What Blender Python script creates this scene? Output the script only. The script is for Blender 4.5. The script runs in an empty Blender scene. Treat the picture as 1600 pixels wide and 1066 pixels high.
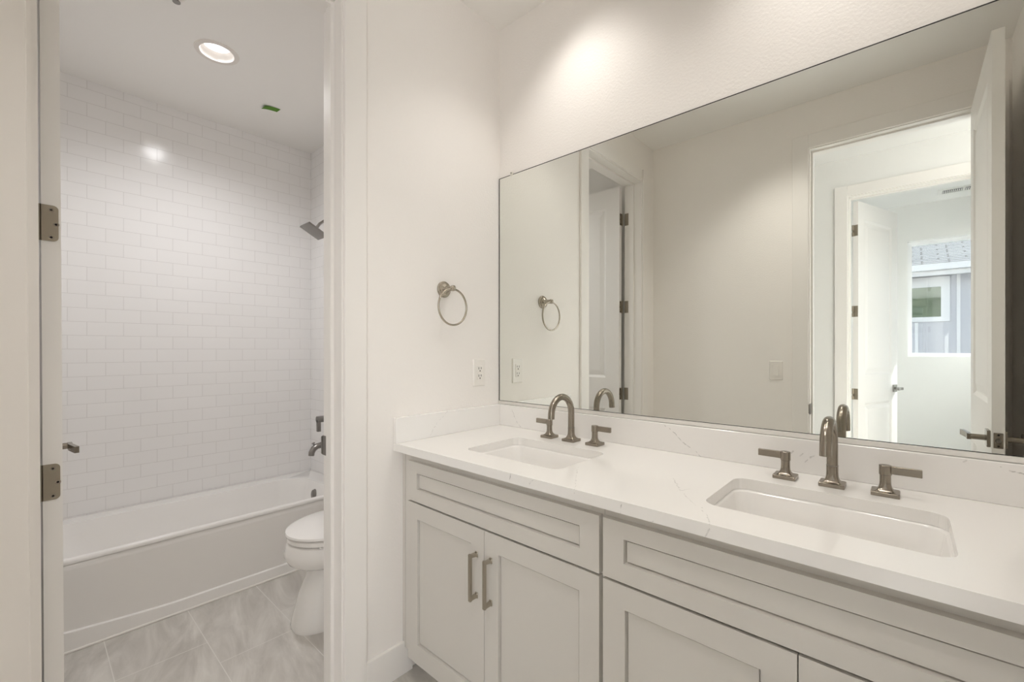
import bpy, bmesh, math, random
from mathutils import Vector, Matrix

random.seed(4)
S = bpy.context.scene
COL = S.collection
PI = math.pi

# ------------------------------------------------------------------ camera
cd = bpy.data.cameras.new('camera'); cam = bpy.data.objects.new('camera', cd); COL.objects.link(cam)
cam.location = (1.4355, -1.5012, 1.2368)
cam.rotation_euler = (PI/2, 0, math.radians(42.0944))
cd.sensor_width = 36; cd.lens = 684.51*36/1600; cd.shift_y = 12.67/1600
cd.clip_start = 0.02; cd.clip_end = 100
S.camera = cam

# ------------------------------------------------------------------ world, sun, exposure
W = bpy.data.worlds.new('sky'); S.world = W; W.use_nodes = True
bg = W.node_tree.nodes['Background']
sky = W.node_tree.nodes.new('ShaderNodeTexSky')
sky.sky_type = 'NISHITA'; sky.sun_disc = False
sky.sun_elevation = math.radians(44.6); sky.sun_rotation = math.radians(174)
hs = W.node_tree.nodes.new('ShaderNodeHueSaturation'); hs.inputs['Saturation'].default_value = .5
W.node_tree.links.new(sky.outputs[0], hs.inputs['Color']); W.node_tree.links.new(hs.outputs[0], bg.inputs[0])
bg.inputs[1].default_value = 0.36
sd = bpy.data.lights.new('sun', 'SUN'); sun = bpy.data.objects.new('sun', sd); COL.objects.link(sun)
sd.energy = 16.0; sd.angle = math.radians(0.55); sd.color = (1.0, .985, .965)
sun.rotation_euler = Vector((-.518, 1.0, -1.0)).to_track_quat('-Z', 'Y').to_euler()
sun.location = (2, -12, 12)

def area(name, loc, direction, sx, sy, energy, color):
    l = bpy.data.lights.new(name, 'AREA'); l.shape = 'RECTANGLE'; l.size = sx; l.size_y = sy
    l.energy = energy; l.color = color
    o = bpy.data.objects.new(name, l); COL.objects.link(o); o.location = loc
    o.rotation_euler = Vector(direction).to_track_quat('-Z', 'Y').to_euler()
    return o
# added lamps outside two invented, unseen windows, brightening cabinet fronts and far room
area('hall_added_daylight', (2.85, -3.12, 1.55), (0, 1, 0), .86, 1.5, 39, (.965, .965, 1.0))
area('room_added_daylight', (2.33, -4.05, 1.6), (-1, 0, 0), .86, 1.3, 0.8, (.88, .96, 1.0))

S.view_settings.view_transform = 'Standard'; S.view_settings.look = 'None'
S.view_settings.gamma = 1.0; S.view_settings.use_curve_mapping = False
S.view_settings.exposure = 0.45
S.cycles.use_denoising = True
S.cycles.max_bounces = 14; S.cycles.diffuse_bounces = 12; S.cycles.glossy_bounces = 6
CAN_W = 13.0; TCAN_W = 33.0; CAN3_W = 28.0

# ------------------------------------------------------------------ materials
def mat(name, col, rough=.5, metal=0., spec=.5, bump=None, coat=0.):
    m = bpy.data.materials.new(name); m.use_nodes = True
    nt = m.node_tree; b = nt.nodes['Principled BSDF']
    b.inputs['Base Color'].default_value = (*col, 1); b.inputs['Roughness'].default_value = rough
    b.inputs['Metallic'].default_value = metal; b.inputs['Specular IOR Level'].default_value = spec
    b.inputs['Coat Weight'].default_value = coat; b.inputs['Coat Roughness'].default_value = .05
    tc = nt.nodes.new('ShaderNodeTexCoord')
    n = nt.nodes.new('ShaderNodeTexNoise')
    sc, st, di = bump if bump else (60, .0, .001)
    n.inputs['Scale'].default_value = sc; n.inputs['Detail'].default_value = 4
    nt.links.new(tc.outputs['Object'], n.inputs['Vector'])
    if st > 0:
        bp = nt.nodes.new('ShaderNodeBump'); bp.inputs['Strength'].default_value = st; bp.inputs['Distance'].default_value = di
        nt.links.new(n.outputs['Fac'], bp.inputs['Height']); nt.links.new(bp.outputs[0], b.inputs['Normal'])
    # very slight unevenness of the gloss
    mr = nt.nodes.new('ShaderNodeMapRange'); mr.inputs['To Min'].default_value = max(0, rough-.03); mr.inputs['To Max'].default_value = min(1, rough+.03)
    nt.links.new(n.outputs['Fac'], mr.inputs['Value']); nt.links.new(mr.outputs[0], b.inputs['Roughness'])
    return m

M = {}
M['wall'] = mat('wall_paint', (.885, .855, .825), .6, spec=.3, bump=(120, .3, .003))
M['ceil'] = mat('ceiling_paint', (.87, .855, .83), .7, spec=.2, bump=(60, .12, .002))
M['trim'] = mat('trim_paint', (.865, .84, .812), .35, spec=.4)
M['door'] = mat('door_paint', (.86, .845, .825), .38, spec=.4)
M['hallwall'] = mat('hall_paint', (.86, .855, .84), .6, spec=.3, bump=(90, .1, .002))
M['twall'] = mat('toilet_room_paint', (.87, .86, .84), .6, spec=.3, bump=(90, .1, .002))
M['cab'] = mat('cabinet_paint', (.645, .62, .58), .38, spec=.45)
M['cabdark'] = mat('cabinet_shadow_gap', (.16, .14, .12), .7)
M['ceramic'] = mat('ceramic_white', (.87, .855, .835), .1, spec=.6, coat=.3)
M['acrylic'] = mat('tub_enamel', (.85, .835, .815), .2, spec=.5)
M['nickel'] = mat('brushed_nickel', (.30, .265, .22), .24, metal=1., bump=(400, .05, .0004))
M['nickellight'] = mat('satin_nickel', (.46, .42, .355), .24, metal=1.)
M['nickeldark'] = mat('dark_nickel', (.27, .255, .24), .3, metal=1.)
M['hinge'] = mat('hinge_metal', (.34, .30, .24), .42, metal=.9)
M['screw'] = mat('screw_hole', (.02, .018, .015), .5, metal=.5)
M['alum'] = mat('aluminium', (.82, .80, .77), .5, metal=.5)
M['plastic'] = mat('white_plastic', (.84, .81, .77), .3)
M['canring'] = mat('light_trim_ring', (.78, .74, .70), .5)
M['slot'] = mat('outlet_slot', (.05, .045, .04), .5)
M['black'] = mat('black_edge', (.025, .025, .022), .5)
M['clear'] = mat('clear_clip_plastic', (.75, .73, .66), .2)
M['tape'] = mat('green_tape', (.085, .23, .012), .6)
M['chrome'] = mat('satin_chrome', (.45, .44, .42), .2, metal=1.)
M['ventwhite'] = mat('vent_white', (.80, .79, .77), .5)
M['ventdark'] = mat('vent_gap', (.10, .11, .11), .8)
M['exterior'] = mat('exterior_siding', (.50, .50, .54), .7)
M['exttrim'] = mat('exterior_trim', (.70, .70, .72), .6)
M['concrete'] = mat('ground_concrete', (.5, .49, .47), .9, bump=(20, .3, .01))
M['winframe'] = mat('window_vinyl', (.85, .85, .86), .4)
M['plank'] = mat('hall_floor', (.50, .49, .475), .6)

def emis(name, col, s):
    m = bpy.data.materials.new(name); m.use_nodes = True
    b = m.node_tree.nodes['Principled BSDF']
    b.inputs['Base Color'].default_value = (.8, .8, .8, 1)
    b.inputs['Emission Color'].default_value = (*col, 1); b.inputs['Emission Strength'].default_value = s
    return m
M['lens'] = emis('lamp_lens', (1, .98, .96), 1.5)

def mirror_mat():
    m = bpy.data.materials.new('mirror_silver'); m.use_nodes = True
    b = m.node_tree.nodes['Principled BSDF']
    b.inputs['Base Color'].default_value = (.86, .875, .835, 1)
    b.inputs['Metallic'].default_value = 1; b.inputs['Roughness'].default_value = 0.0
    return m
M['mirror'] = mirror_mat()

def glass_mat(name, col):
    m = bpy.data.materials.new(name); m.use_nodes = True
    nt = m.node_tree; b = nt.nodes['Principled BSDF']; out = nt.nodes['Material Output']
    nt.nodes.remove(b)
    t = nt.nodes.new('ShaderNodeBsdfTransparent'); t.inputs[0].default_value = (*col, 1)
    g = nt.nodes.new('ShaderNodeBsdfGlossy'); g.inputs['Roughness'].default_value = .01
    mx = nt.nodes.new('ShaderNodeMixShader'); mx.inputs[0].default_value = .06
    nt.links.new(t.outputs[0], mx.inputs[1]); nt.links.new(g.outputs[0], mx.inputs[2]); nt.links.new(mx.outputs[0], out.inputs[0])
    return m
M['pane'] = glass_mat('window_pane', (.95, .97, .97))

def house_glass():
    m = mat('house_window_glass', (.07, .09, .07), .03, spec=.8)
    nt = m.node_tree; b = nt.nodes['Principled BSDF']
    tc = nt.nodes.new('ShaderNodeTexCoord'); n = nt.nodes.new('ShaderNodeTexNoise'); n.inputs['Scale'].default_value = 2.5
    r = nt.nodes.new('ShaderNodeValToRGB')
    r.color_ramp.elements[0].color = (.05, .075, .04, 1); r.color_ramp.elements[1].color = (.22, .27, .19, 1)
    nt.links.new(tc.outputs['Object'], n.inputs['Vector']); nt.links.new(n.outputs['Fac'], r.inputs[0]); nt.links.new(r.outputs[0], b.inputs['Base Color'])
    return m
M['houseglass'] = house_glass()

def brick_mat(name, axes, w, h, mortar, c1, c2, cm, rough, shift, bump, offset=.5, freq=2, smooth=.1, wave=0.):
    """axes: the two object axes used as brick x / y; shift: values added to them"""
    m = bpy.data.materials.new(name); m.use_nodes = True
    nt = m.node_tree; b = nt.nodes['Principled BSDF']
    tc = nt.nodes.new('ShaderNodeTexCoord'); sp = nt.nodes.new('ShaderNodeSeparateXYZ'); cb = nt.nodes.new('ShaderNodeCombineXYZ')
    nt.links.new(tc.outputs['Object'], sp.inputs[0])
    for k in (0, 1):
        a = nt.nodes.new('ShaderNodeMath'); a.operation = 'ADD'; a.inputs[1].default_value = shift[k]
        nt.links.new(sp.outputs['XYZ'.index(axes[k])], a.inputs[0]); nt.links.new(a.outputs[0], cb.inputs[k])
    br = nt.nodes.new('ShaderNodeTexBrick'); br.offset = offset; br.offset_frequency = freq
    br.inputs['Scale'].default_value = 1; br.inputs['Brick Width'].default_value = w; br.inputs['Row Height'].default_value = h
    br.inputs['Mortar Size'].default_value = mortar; br.inputs['Mortar Smooth'].default_value = smooth
    br.inputs['Color1'].default_value = (*c1, 1); br.inputs['Color2'].default_value = (*c2, 1); br.inputs['Mortar'].default_value = (*cm, 1)
    nt.links.new(cb.outputs[0], br.inputs['Vector'])
    nt.links.new(br.outputs['Color'], b.inputs['Base Color'])
    b.inputs['Roughness'].default_value = rough
    inv = nt.nodes.new('ShaderNodeMath'); inv.operation = 'SUBTRACT'; inv.inputs[0].default_value = 1
    nt.links.new(br.outputs['Fac'], inv.inputs[1])
    bp = nt.nodes.new('ShaderNodeBump'); bp.inputs['Strength'].default_value = bump; bp.inputs['Distance'].default_value = .002
    nt.links.new(inv.outputs[0], bp.inputs['Height'])
    nt.links.new(bp.outputs[0], b.inputs['Normal'])
    return m, br, bp, tc
TW_, TH_ = .1515, .0752
M['tile'] = brick_mat('subway_tile_back', 'YZ', TW_, TH_, .0011, (.86, .85, .845), (.85, .84, .835), (.70, .685, .675), .16,
                      (1.357+.5*TW_+20*TW_, 100*TH_-1.2365), .5)[0]
M['tilex'] = brick_mat('subway_tile_side', 'XZ', TW_, TH_, .0011, (.86, .85, .845), (.85, .84, .835), (.70, .685, .675), .16,
                       (1.907+20*TW_, 100*TH_-1.2365), .5)[0]

def floor_mat():
    m, br, bp, tc = brick_mat('floor_porcelain', 'XY', .60, .2915, .0016, (1, 1, 1), (1, 1, 1), (.70, .68, .645), .32,
                          (12.575, .70+.2915*20), .25, offset=.30, freq=2)
    nt = m.node_tree; b = nt.nodes['Principled BSDF']
    mp = nt.nodes.new('ShaderNodeMapping'); mp.vector_type = 'TEXTURE'; mp.inputs['Rotation'].default_value = (0, 0, math.radians(-14)); mp.inputs['Scale'].default_value = (.62, .16, 1)
    nt.links.new(tc.outputs['Object'], mp.inputs[0])
    n = nt.nodes.new('ShaderNodeTexNoise'); n.inputs['Scale'].default_value = 1.6; n.inputs['Detail'].default_value = 7; n.inputs['Roughness'].default_value = .62
    n.inputs['Distortion'].default_value = .8
    nt.links.new(mp.outputs[0], n.inputs['Vector'])
    r = nt.nodes.new('ShaderNodeValToRGB')
    e = r.color_ramp.elements
    e[0].position = .30; e[0].color = (.43, .408, .375, 1); e[1].position = .70; e[1].color = (.69, .668, .63, 1)
    k = r.color_ramp.elements.new(.5); k.color = (.56, .535, .50, 1)
    nt.links.new(n.outputs['Fac'], r.inputs[0])
    mx = nt.nodes.new('ShaderNodeMixRGB'); mx.blend_type = 'MIX'
    nt.links.new(br.outputs['Fac'], mx.inputs[0]); nt.links.new(r.outputs[0], mx.inputs[1]); nt.links.new(br.outputs['Color'], mx.inputs[2])
    nt.links.new(mx.outputs[0], b.inputs['Base Color'])
    return m
M['floor'] = floor_mat()

# thin grey veins of the quartz: segments (start, end, half width, strength) in world coordinates
VEINS = [
    ((0.8071, -0.0205, 0.9763), (0.8363, -0.0205, 0.9577), 0.0010, 0.75),
    ((0.8363, -0.0205, 0.9577), (0.8692, -0.0205, 0.9251), 0.0010, 0.75),
    ((0.8692, -0.0205, 0.9251), (0.9010, -0.0205, 0.9083), 0.0010, 0.75),
    ((0.9010, -0.0205, 0.9083), (0.9361, -0.0205, 0.8822), 0.0010, 0.75),
    ((0.0978, -0.0205, 0.9589), (0.1289, -0.0205, 0.9070), 0.0010, 0.75),
    ((0.1289, -0.0205, 0.9070), (0.1669, -0.0205, 0.8771), 0.0010, 0.75),
    ((1.5904, -0.0205, 0.9689), (1.6078, -0.0205, 0.9620), 0.0010, 0.75),
    ((1.6078, -0.0205, 0.9620), (1.6266, -0.0205, 0.9584), 0.0010, 0.75),
    ((0.0203, -0.3307, 0.9811), (0.0203, -0.3873, 0.9351), 0.0009, 0.45),
    ((0.0203, -0.3873, 0.9351), (0.0203, -0.4257, 0.8889), 0.0009, 0.45),
    ((0.9609, -0.3196, 0.8836), (1.0177, -0.4131, 0.8836), 0.0011, 0.45),
    ((1.0177, -0.4131, 0.8836), (1.0790, -0.4898, 0.8836), 0.0011, 0.45),
    ((0.7027, -0.3956, 0.8836), (0.7640, -0.4975, 0.8836), 0.0011, 0.35),
    ((0.7640, -0.4975, 0.8836), (0.8302, -0.6020, 0.8836), 0.0011, 0.35),
    ((1.0939, -0.4925, 0.8836), (1.1190, -0.5356, 0.8836), 0.0011, 0.40),
    ((1.1190, -0.5356, 0.8836), (1.1430, -0.5863, 0.8836), 0.0011, 0.40),
    ((1.0107, -0.4195, 0.8836), (1.0269, -0.3780, 0.8836), 0.0011, 0.35),
    ((0.9420, -0.5787, 0.8788), (0.9370, -0.5787, 0.8538), 0.0010, 0.95),
    ((0.5972, -0.5787, 0.8811), (0.5923, -0.5787, 0.8528), 0.0010, 0.70),
    ((0.6795, -0.5787, 0.8794), (0.6659, -0.5787, 0.8662), 0.0010, 0.60),
    ((0.8145, -0.5787, 0.8744), (0.8126, -0.5787, 0.8563), 0.0010, 0.50),
    ((1.1406, -0.5787, 0.8806), (1.1256, -0.5787, 0.8401), 0.0010, 0.40),
    ((1.0224, -0.5787, 0.8627), (1.0165, -0.5787, 0.8569), 0.0010, 0.50),
    ((1.2070, -0.0205, 0.9326), (1.2131, -0.0205, 0.9391), 0.0016, 0.50),
    ((1.2193, -0.0205, 0.9164), (1.2254, -0.0205, 0.9229), 0.0016, 0.50),
    ((1.2344, -0.0205, 0.9299), (1.2404, -0.0205, 0.9362), 0.0016, 0.50),
    ((1.1851, -0.0205, 0.9364), (1.1914, -0.0205, 0.9430), 0.0016, 0.50),
    ((1.5326, -0.0205, 0.9705), (1.5368, -0.0205, 0.9758), 0.0016, 0.50),
]

def quartz_mat():
    m = bpy.data.materials.new('veined_quartz'); m.use_nodes = True
    nt = m.node_tree; b = nt.nodes['Principled BSDF']; N = nt.nodes.new; K = nt.links.new
    def vm(op, *ins):
        n = N('ShaderNodeVectorMath'); n.operation = op
        for k, i_ in enumerate(ins):
            if hasattr(i_, 'links'): K(i_, n.inputs[k])
            else: n.inputs[k].default_value = i_
        return n
    def ma(op, *ins, clamp=False):
        n = N('ShaderNodeMath'); n.operation = op; n.use_clamp = clamp
        for k, i_ in enumerate(ins):
            if hasattr(i_, 'links'): K(i_, n.inputs[k])
            else: n.inputs[k].default_value = i_
        return n.outputs[0]
    tc = N('ShaderNodeTexCoord')
    base = vm('ADD', tc.outputs['Object'], (0, 0, .8552)).outputs[0]
    n = N('ShaderNodeTexNoise'); n.inputs['Scale'].default_value = 45; n.inputs['Detail'].default_value = 3; K(base, n.inputs['Vector'])
    off = vm('SUBTRACT', n.outputs['Color'], (.5, .5, .5)).outputs[0]
    sc = N('ShaderNodeVectorMath'); sc.operation = 'SCALE'; sc.inputs['Scale'].default_value = .016; K(off, sc.inputs[0])
    P = vm('ADD', base, sc.outputs[0]).outputs[0]
    tot = None
    for a, c, hw, k in VEINS:
        d = [c[i]-a[i] for i in range(3)]; L2 = max(1e-9, sum(q*q for q in d))
        pa = vm('SUBTRACT', P, a).outputs[0]
        t = ma('DIVIDE', vm('DOT_PRODUCT', pa, d).outputs['Value'], L2, clamp=True)
        s2 = N('ShaderNodeVectorMath'); s2.operation = 'SCALE'; s2.inputs[0].default_value = d; K(t, s2.inputs['Scale'])
        dist = vm('LENGTH', vm('SUBTRACT', pa, s2.outputs[0]).outputs[0]).outputs['Value']
        f = ma('MULTIPLY', ma('SUBTRACT', 1.0, ma('DIVIDE', dist, hw*1.7), clamp=True), k)
        tot = f if tot is None else ma('MAXIMUM', tot, f)
    mx = N('ShaderNodeMixRGB'); mx.inputs[1].default_value = (.875, .86, .84, 1); mx.inputs[2].default_value = (.30, .29, .28, 1)
    K(tot, mx.inputs[0]); K(mx.outputs[0], b.inputs['Base Color'])
    b.inputs['Roughness'].default_value = .16
    return m
M['quartz'] = quartz_mat()

def shingle_mat():
    m, br, bp, tc = brick_mat('roof_shingle', 'XY', .30, .075, .012, (.15, .16, .18), (.11, .12, .14), (.012, .015, .022), .9, (30.1, 30), .6, offset=.37, freq=3, smooth=.0)
    return m
M['shingle'] = shingle_mat()

# ------------------------------------------------------------------ mesh helpers
def box(bm, x0, x1, y0, y1, z0, z1, bev=0., seg=2):
    r = bmesh.ops.create_cube(bm, size=1)
    vs = r['verts']
    for v in vs:
        v.co = Vector(((x0+x1)/2+v.co.x*(x1-x0), (y0+y1)/2+v.co.y*(y1-y0), (z0+z1)/2+v.co.z*(z1-z0)))
    if bev > 0:
        es = list({e for v in vs for e in v.link_edges})
        bmesh.ops.bevel(bm, geom=es, offset=bev, segments=seg, affect='EDGES', profile=.7)
    return vs

def loft(bm, rings, cap0=True, cap1=True, closed=True):
    vr = [[bm.verts.new(p) for p in r] for r in rings]
    n = len(vr[0])
    for a, b in zip(vr, vr[1:]):
        for i in range(n if closed else n-1):
            j = (i+1) % n
            bm.faces.new((a[i], a[j], b[j], b[i]))
    if cap0: bm.faces.new(list(reversed(vr[0])))
    if cap1: bm.faces.new(vr[-1])
    return vr

def circ(c, r, n=24, axis='Z', rx=None):
    out = []
    for i in range(n):
        t = 2*PI*i/n; a, b = r*math.cos(t), (rx or r)*math.sin(t)
        d = {'Z': (a, b, 0), 'X': (0, a, b), 'Y': (b, 0, a)}[axis]
        out.append(Vector(c)+Vector(d))
    return out

def cyl(bm, c0, c1, r0, r1=None, n=24):
    r1 = r0 if r1 is None else r1
    c0, c1 = Vector(c0), Vector(c1); d = (c1-c0).normalized()
    u = d.orthogonal().normalized(); w = d.cross(u)
    f = lambda c, r: [c+u*r*math.cos(2*PI*i/n)+w*r*math.sin(2*PI*i/n) for i in range(n)]
    loft(bm, [f(c0, r0), f(c1, r1)])

def tube(bm, pts, r, n=18, closed=False, radii=None):
    pts = [Vector(p) for p in pts]; rings = []; N = len(pts)
    up = None
    for i, p in enumerate(pts):
        if closed: d = pts[(i+1) % N]-pts[i-1]
        else: d = pts[min(i+1, N-1)]-pts[max(i-1, 0)]
        d.normalize()
        if up is None: up = d.orthogonal().normalized()
        up = (up-d*up.dot(d)).normalized(); w = d.cross(up)
        rr = radii[i] if radii else r
        rings.append([p+up*rr*math.cos(2*PI*k/n)+w*rr*math.sin(2*PI*k/n) for k in range(n)])
    if closed:
        rings.append(rings[0]); loft(bm, rings, False, False); bmesh.ops.remove_doubles(bm, verts=bm.verts, dist=1e-6)
    else: loft(bm, rings)

def rrect(x0, x1, y0, y1, r, z, n=8):
    """rounded rectangle, counter clockwise, 4*(n+1) points"""
    out = []
    for cx, cy, a0 in ((x1-r, y1-r, 0), (x0+r, y1-r, PI/2), (x0+r, y0+r, PI), (x1-r, y0+r, 1.5*PI)):
        for k in range(n+1):
            a = a0+PI/2*k/n
            out.append(Vector((cx+r*math.cos(a), cy+r*math.sin(a), z)))
    return out

def plate_with_holes(bm, outer, holes, z0, z1):
    """prism between z0 (bottom) and z1 (top) with through holes"""
    loops = []
    es = []
    for lp in [outer]+holes:
        vs = [bm.verts.new((p[0], p[1], z1)) for p in lp]
        loops.append(vs)
        for i in range(len(vs)): es.append(bm.edges.new((vs[i], vs[(i+1) % len(vs)])))
    r = bmesh.ops.triangle_fill(bm, use_beauty=True, use_dissolve=False, edges=es, normal=(0, 0, 1))
    fs = [f for f in r['geom'] if isinstance(f, bmesh.types.BMFace)]
    ex = bmesh.ops.extrude_face_region(bm, geom=fs)
    for v in [g for g in ex['geom'] if isinstance(g, bmesh.types.BMVert)]: v.co.z = z0

def panel_slab(bm, w, h, t, panels, prof, both=True):
    """door leaf in local x 0..w, y 0..t, z 0..h; panels recessed on face y=0 (and y=t). prof: [(inset, depth)]"""
    xs = sorted({0, w} | {p[0] for p in panels} | {p[1] for p in panels}); zs = sorted({0, h} | {p[2] for p in panels} | {p[3] for p in panels})
    cache = {}
    def V(x, y, z):
        k = (round(x, 5), round(y, 5), round(z, 5))
        if k not in cache: cache[k] = bm.verts.new((x, y, z))
        return cache[k]
    for side in (0, 1):
        y0 = 0 if side == 0 else t; sg = 1 if side == 0 else -1
        def Q(pts):
            f = [V(*p) for p in pts]
            bm.faces.new(f if side == 0 else list(reversed(f)))
        pl = panels if (both or side == 0) else []
        for i in range(len(xs)-1):
            for j in range(len(zs)-1):
                a, b, c, d = xs[i], xs[i+1], zs[j], zs[j+1]
                if any(p[0] <= a+1e-6 and p[1] >= b-1e-6 and p[2] <= c+1e-6 and p[3] >= d-1e-6 for p in pl): continue
                Q([(a, y0, c), (b, y0, c), (b, y0, d), (a, y0, d)])
        for p in pl:
            px0, px1, pz0, pz1 = p
            # outer ring follows every grid cut on the border
            prev = (0, 0)
            for k, (ins, dep) in enumerate(prof):
                o, i_ = prev[0], ins
                yo, yi = y0+sg*prev[1], y0+sg*dep
                O = [(px0+o, pz0+o), (px1-o, pz0+o), (px1-o, pz1-o), (px0+o, pz1-o)]
                I = [(px0+i_, pz0+i_), (px1-i_, pz0+i_), (px1-i_, pz1-i_), (px0+i_, pz1-i_)]
                for q in range(4):
                    r_ = (q+1) % 4
                    Q([(O[q][0], yo, O[q][1]), (O[r_][0], yo, O[r_][1]), (I[r_][0], yi, I[r_][1]), (I[q][0], yi, I[q][1])])
                prev = (ins, dep)
            o = prev[0]; yo = y0+sg*prev[1]
            Q([(px0+o, yo, pz0+o), (px1-o, yo, pz0+o), (px1-o, yo, pz1-o), (px0+o, yo, pz1-o)])
    for a, b in zip(xs, xs[1:]):
        bm.faces.new([V(a, 0, 0), V(a, t, 0), V(b, t, 0), V(b, 0, 0)])
        bm.faces.new([V(a, 0, h), V(b, 0, h), V(b, t, h), V(a, t, h)])
    for c, d in zip(zs, zs[1:]):
        bm.faces.new([V(0, 0, c), V(0, 0, d), V(0, t, d), V(0, t, c)])
        bm.faces.new([V(w, 0, c), V(w, t, c), V(w, t, d), V(w, 0, d)])

def obj(name, bm, m, parent=None, smooth=False, angle=40):
    """link a bmesh as ONE object; coordinates are the parent's local ones"""
    bmesh.ops.recalc_face_normals(bm, faces=bm.faces)
    me = bpy.data.meshes.new(name); bm.to_mesh(me); bm.free()
    o = bpy.data.objects.new(name, me); COL.objects.link(o)
    me.materials.append(m)
    if smooth:
        me.polygons.foreach_set('use_smooth', [True]*len(me.polygons))
        ca = math.cos(math.radians(angle))
        bm2 = bmesh.new(); bm2.from_mesh(me)
        for e in bm2.edges:
            if len(e.link_faces) == 2 and e.link_faces[0].normal.dot(e.link_faces[1].normal) < ca: e.smooth = False
        bm2.to_mesh(me); bm2.free()
    if parent: o.parent = parent
    return o

def NB(): return bmesh.new()
def tag(o, label, cat, group=None):
    o['label'] = label; o['category'] = cat
    if group: o['group'] = group
    return o
def thing(name, label, cat, loc=(0, 0, 0), rotz=0, group=None):
    o = bpy.data.objects.new(name, None); COL.objects.link(o)
    o.empty_display_size = .05
    o.location = loc; o.rotation_euler = (0, 0, rotz)
    return tag(o, label, cat, group)
def struct(name, bm, m, label, cat, parent=None, smooth=False):
    o = obj(name, bm, m, parent, smooth)
    if parent is None:
        o['kind'] = 'structure'; tag(o, label, cat)
    return o
def dup(root):
    r = root.copy(); COL.objects.link(r)
    for ch in list(root.children):
        c = ch.copy(); COL.objects.link(c); c.parent = r
        for g in ch.children:
            d = g.copy(); COL.objects.link(d); d.parent = c
    return r
def boxes(*bs):
    bm = NB()
    for b in bs: box(bm, *b)
    return bm

# ------------------------------------------------------------------ dimensions
CE, CT, CH = 2.743, 2.712, 2.76           # ceilings: bathroom, toilet room, hall
XT, YV = -1.907, -.065                    # tiled back wall, tiled valve wall
YL, YR = -1.482, -.782                    # toilet room doorway
WT = .131                                 # wall thickness
HD = 2.45                                 # door head
YB = -1.70                                # wall with the entry doorway
XO, XC = .994, 1.712                      # entry doorway
XR = 1.81                                 # right wall
YH, YF = -2.906, -4.78                    # hall far wall, far room window wall
XA, XB = 1.084, 1.80                      # far doorway
J = .019

# ------------------------------------------------------------------ structure
struct('floor', boxes((-2.05, 1.93, -1.83, .12, -.1, 0)), M['floor'], 'grey beige streaked porcelain tile floor of bathroom and toilet room', 'floor')
struct('floor_hall', boxes((-1.6, 4.1, YH-WT, -1.83, -.1, 0), (.80, 2.26, -5.0, YH-WT, -.1, 0)), M['plank'], 'pale grey floor of the hall and far room in the mirror', 'floor')
struct('wall_mirror', boxes((-2.05, 1.93, 0, .12, 0, 2.95)), M['wall'], 'off white textured wall that carries the big mirror', 'wall')
struct('wall_left', boxes((-WT, 0, YR+J, 0, 0, 2.95), (-WT, 0, YB, YL-.011-J-.008, 0, 2.95), (-WT, 0, YL-.011-J-.008, YR+J, HD+J, 2.95)), M['wall'],
       'off white side wall with towel ring and doorway to the toilet room', 'wall')
struct('wall_entry', boxes((-2.05, XO-J, YB-WT, YB, 0, 2.95), (XC+J, 4.1, YB-WT, YB, 0, 2.95), (XO-J, XC+J, YB-WT, YB, HD+J, 2.95)), M['wall'],
       'off white wall with the entry doorway seen in the mirror', 'wall')
struct('wall_right', boxes((XR, 1.93, YB, 0, 0, 2.95)), M['wall'], 'off white wall at the right end of the vanity', 'wall')
struct('wall_tub', boxes((-2.05, XT, YB, 0, 0, 2.95)), M['tile'], 'white subway tile wall behind the bathtub', 'wall')
struct('wall_valve', boxes((XT, -1.105, YV, 0, 0, 2.95)), M['tilex'], 'white subway tile wall with the tub spout and shower head', 'wall')
struct('wall_tub_end', boxes((XT, -WT, YB, -1.60, 0, 2.95)), M['twall'], 'plain wall of the toilet room hidden behind the open door', 'wall')

# ceilings with holes for the recessed lights
CANS = [(.475, -.25), (1.29, -.25), (.90, -1.22)]; TCAN = (-1.113, -.868)
bm = NB(); plate_with_holes(bm, [(0, YB), (XR, YB), (XR, 0), (0, 0)], [[(c[0]+.072*math.cos(t*PI/16), c[1]+.072*math.sin(t*PI/16)) for t in range(32)] for c in CANS], CE, CE+.2)
struct('ceiling', bm, M['ceil'], 'off white bathroom ceiling', 'ceiling')
bm = NB(); plate_with_holes(bm, [(XT, YB), (-WT, YB), (-WT, 0), (XT, 0)], [[(TCAN[0]+.072*math.cos(t*PI/16), TCAN[1]+.072*math.sin(t*PI/16)) for t in range(32)]], CT, CT+.2)
struct('ceiling_toilet_room', bm, M['ceil'], 'white toilet room ceiling with a recessed light and green tape', 'ceiling')
struct('ceiling_hall', boxes((-1.6, 4.1, YH-WT, YB-WT, CH, CH+.15), (.80, 2.26, -5.0, YH-WT, CH, CH+.15)), M['hallwall'], 'bright white ceiling of the hall and far room in the mirror', 'ceiling')

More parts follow.
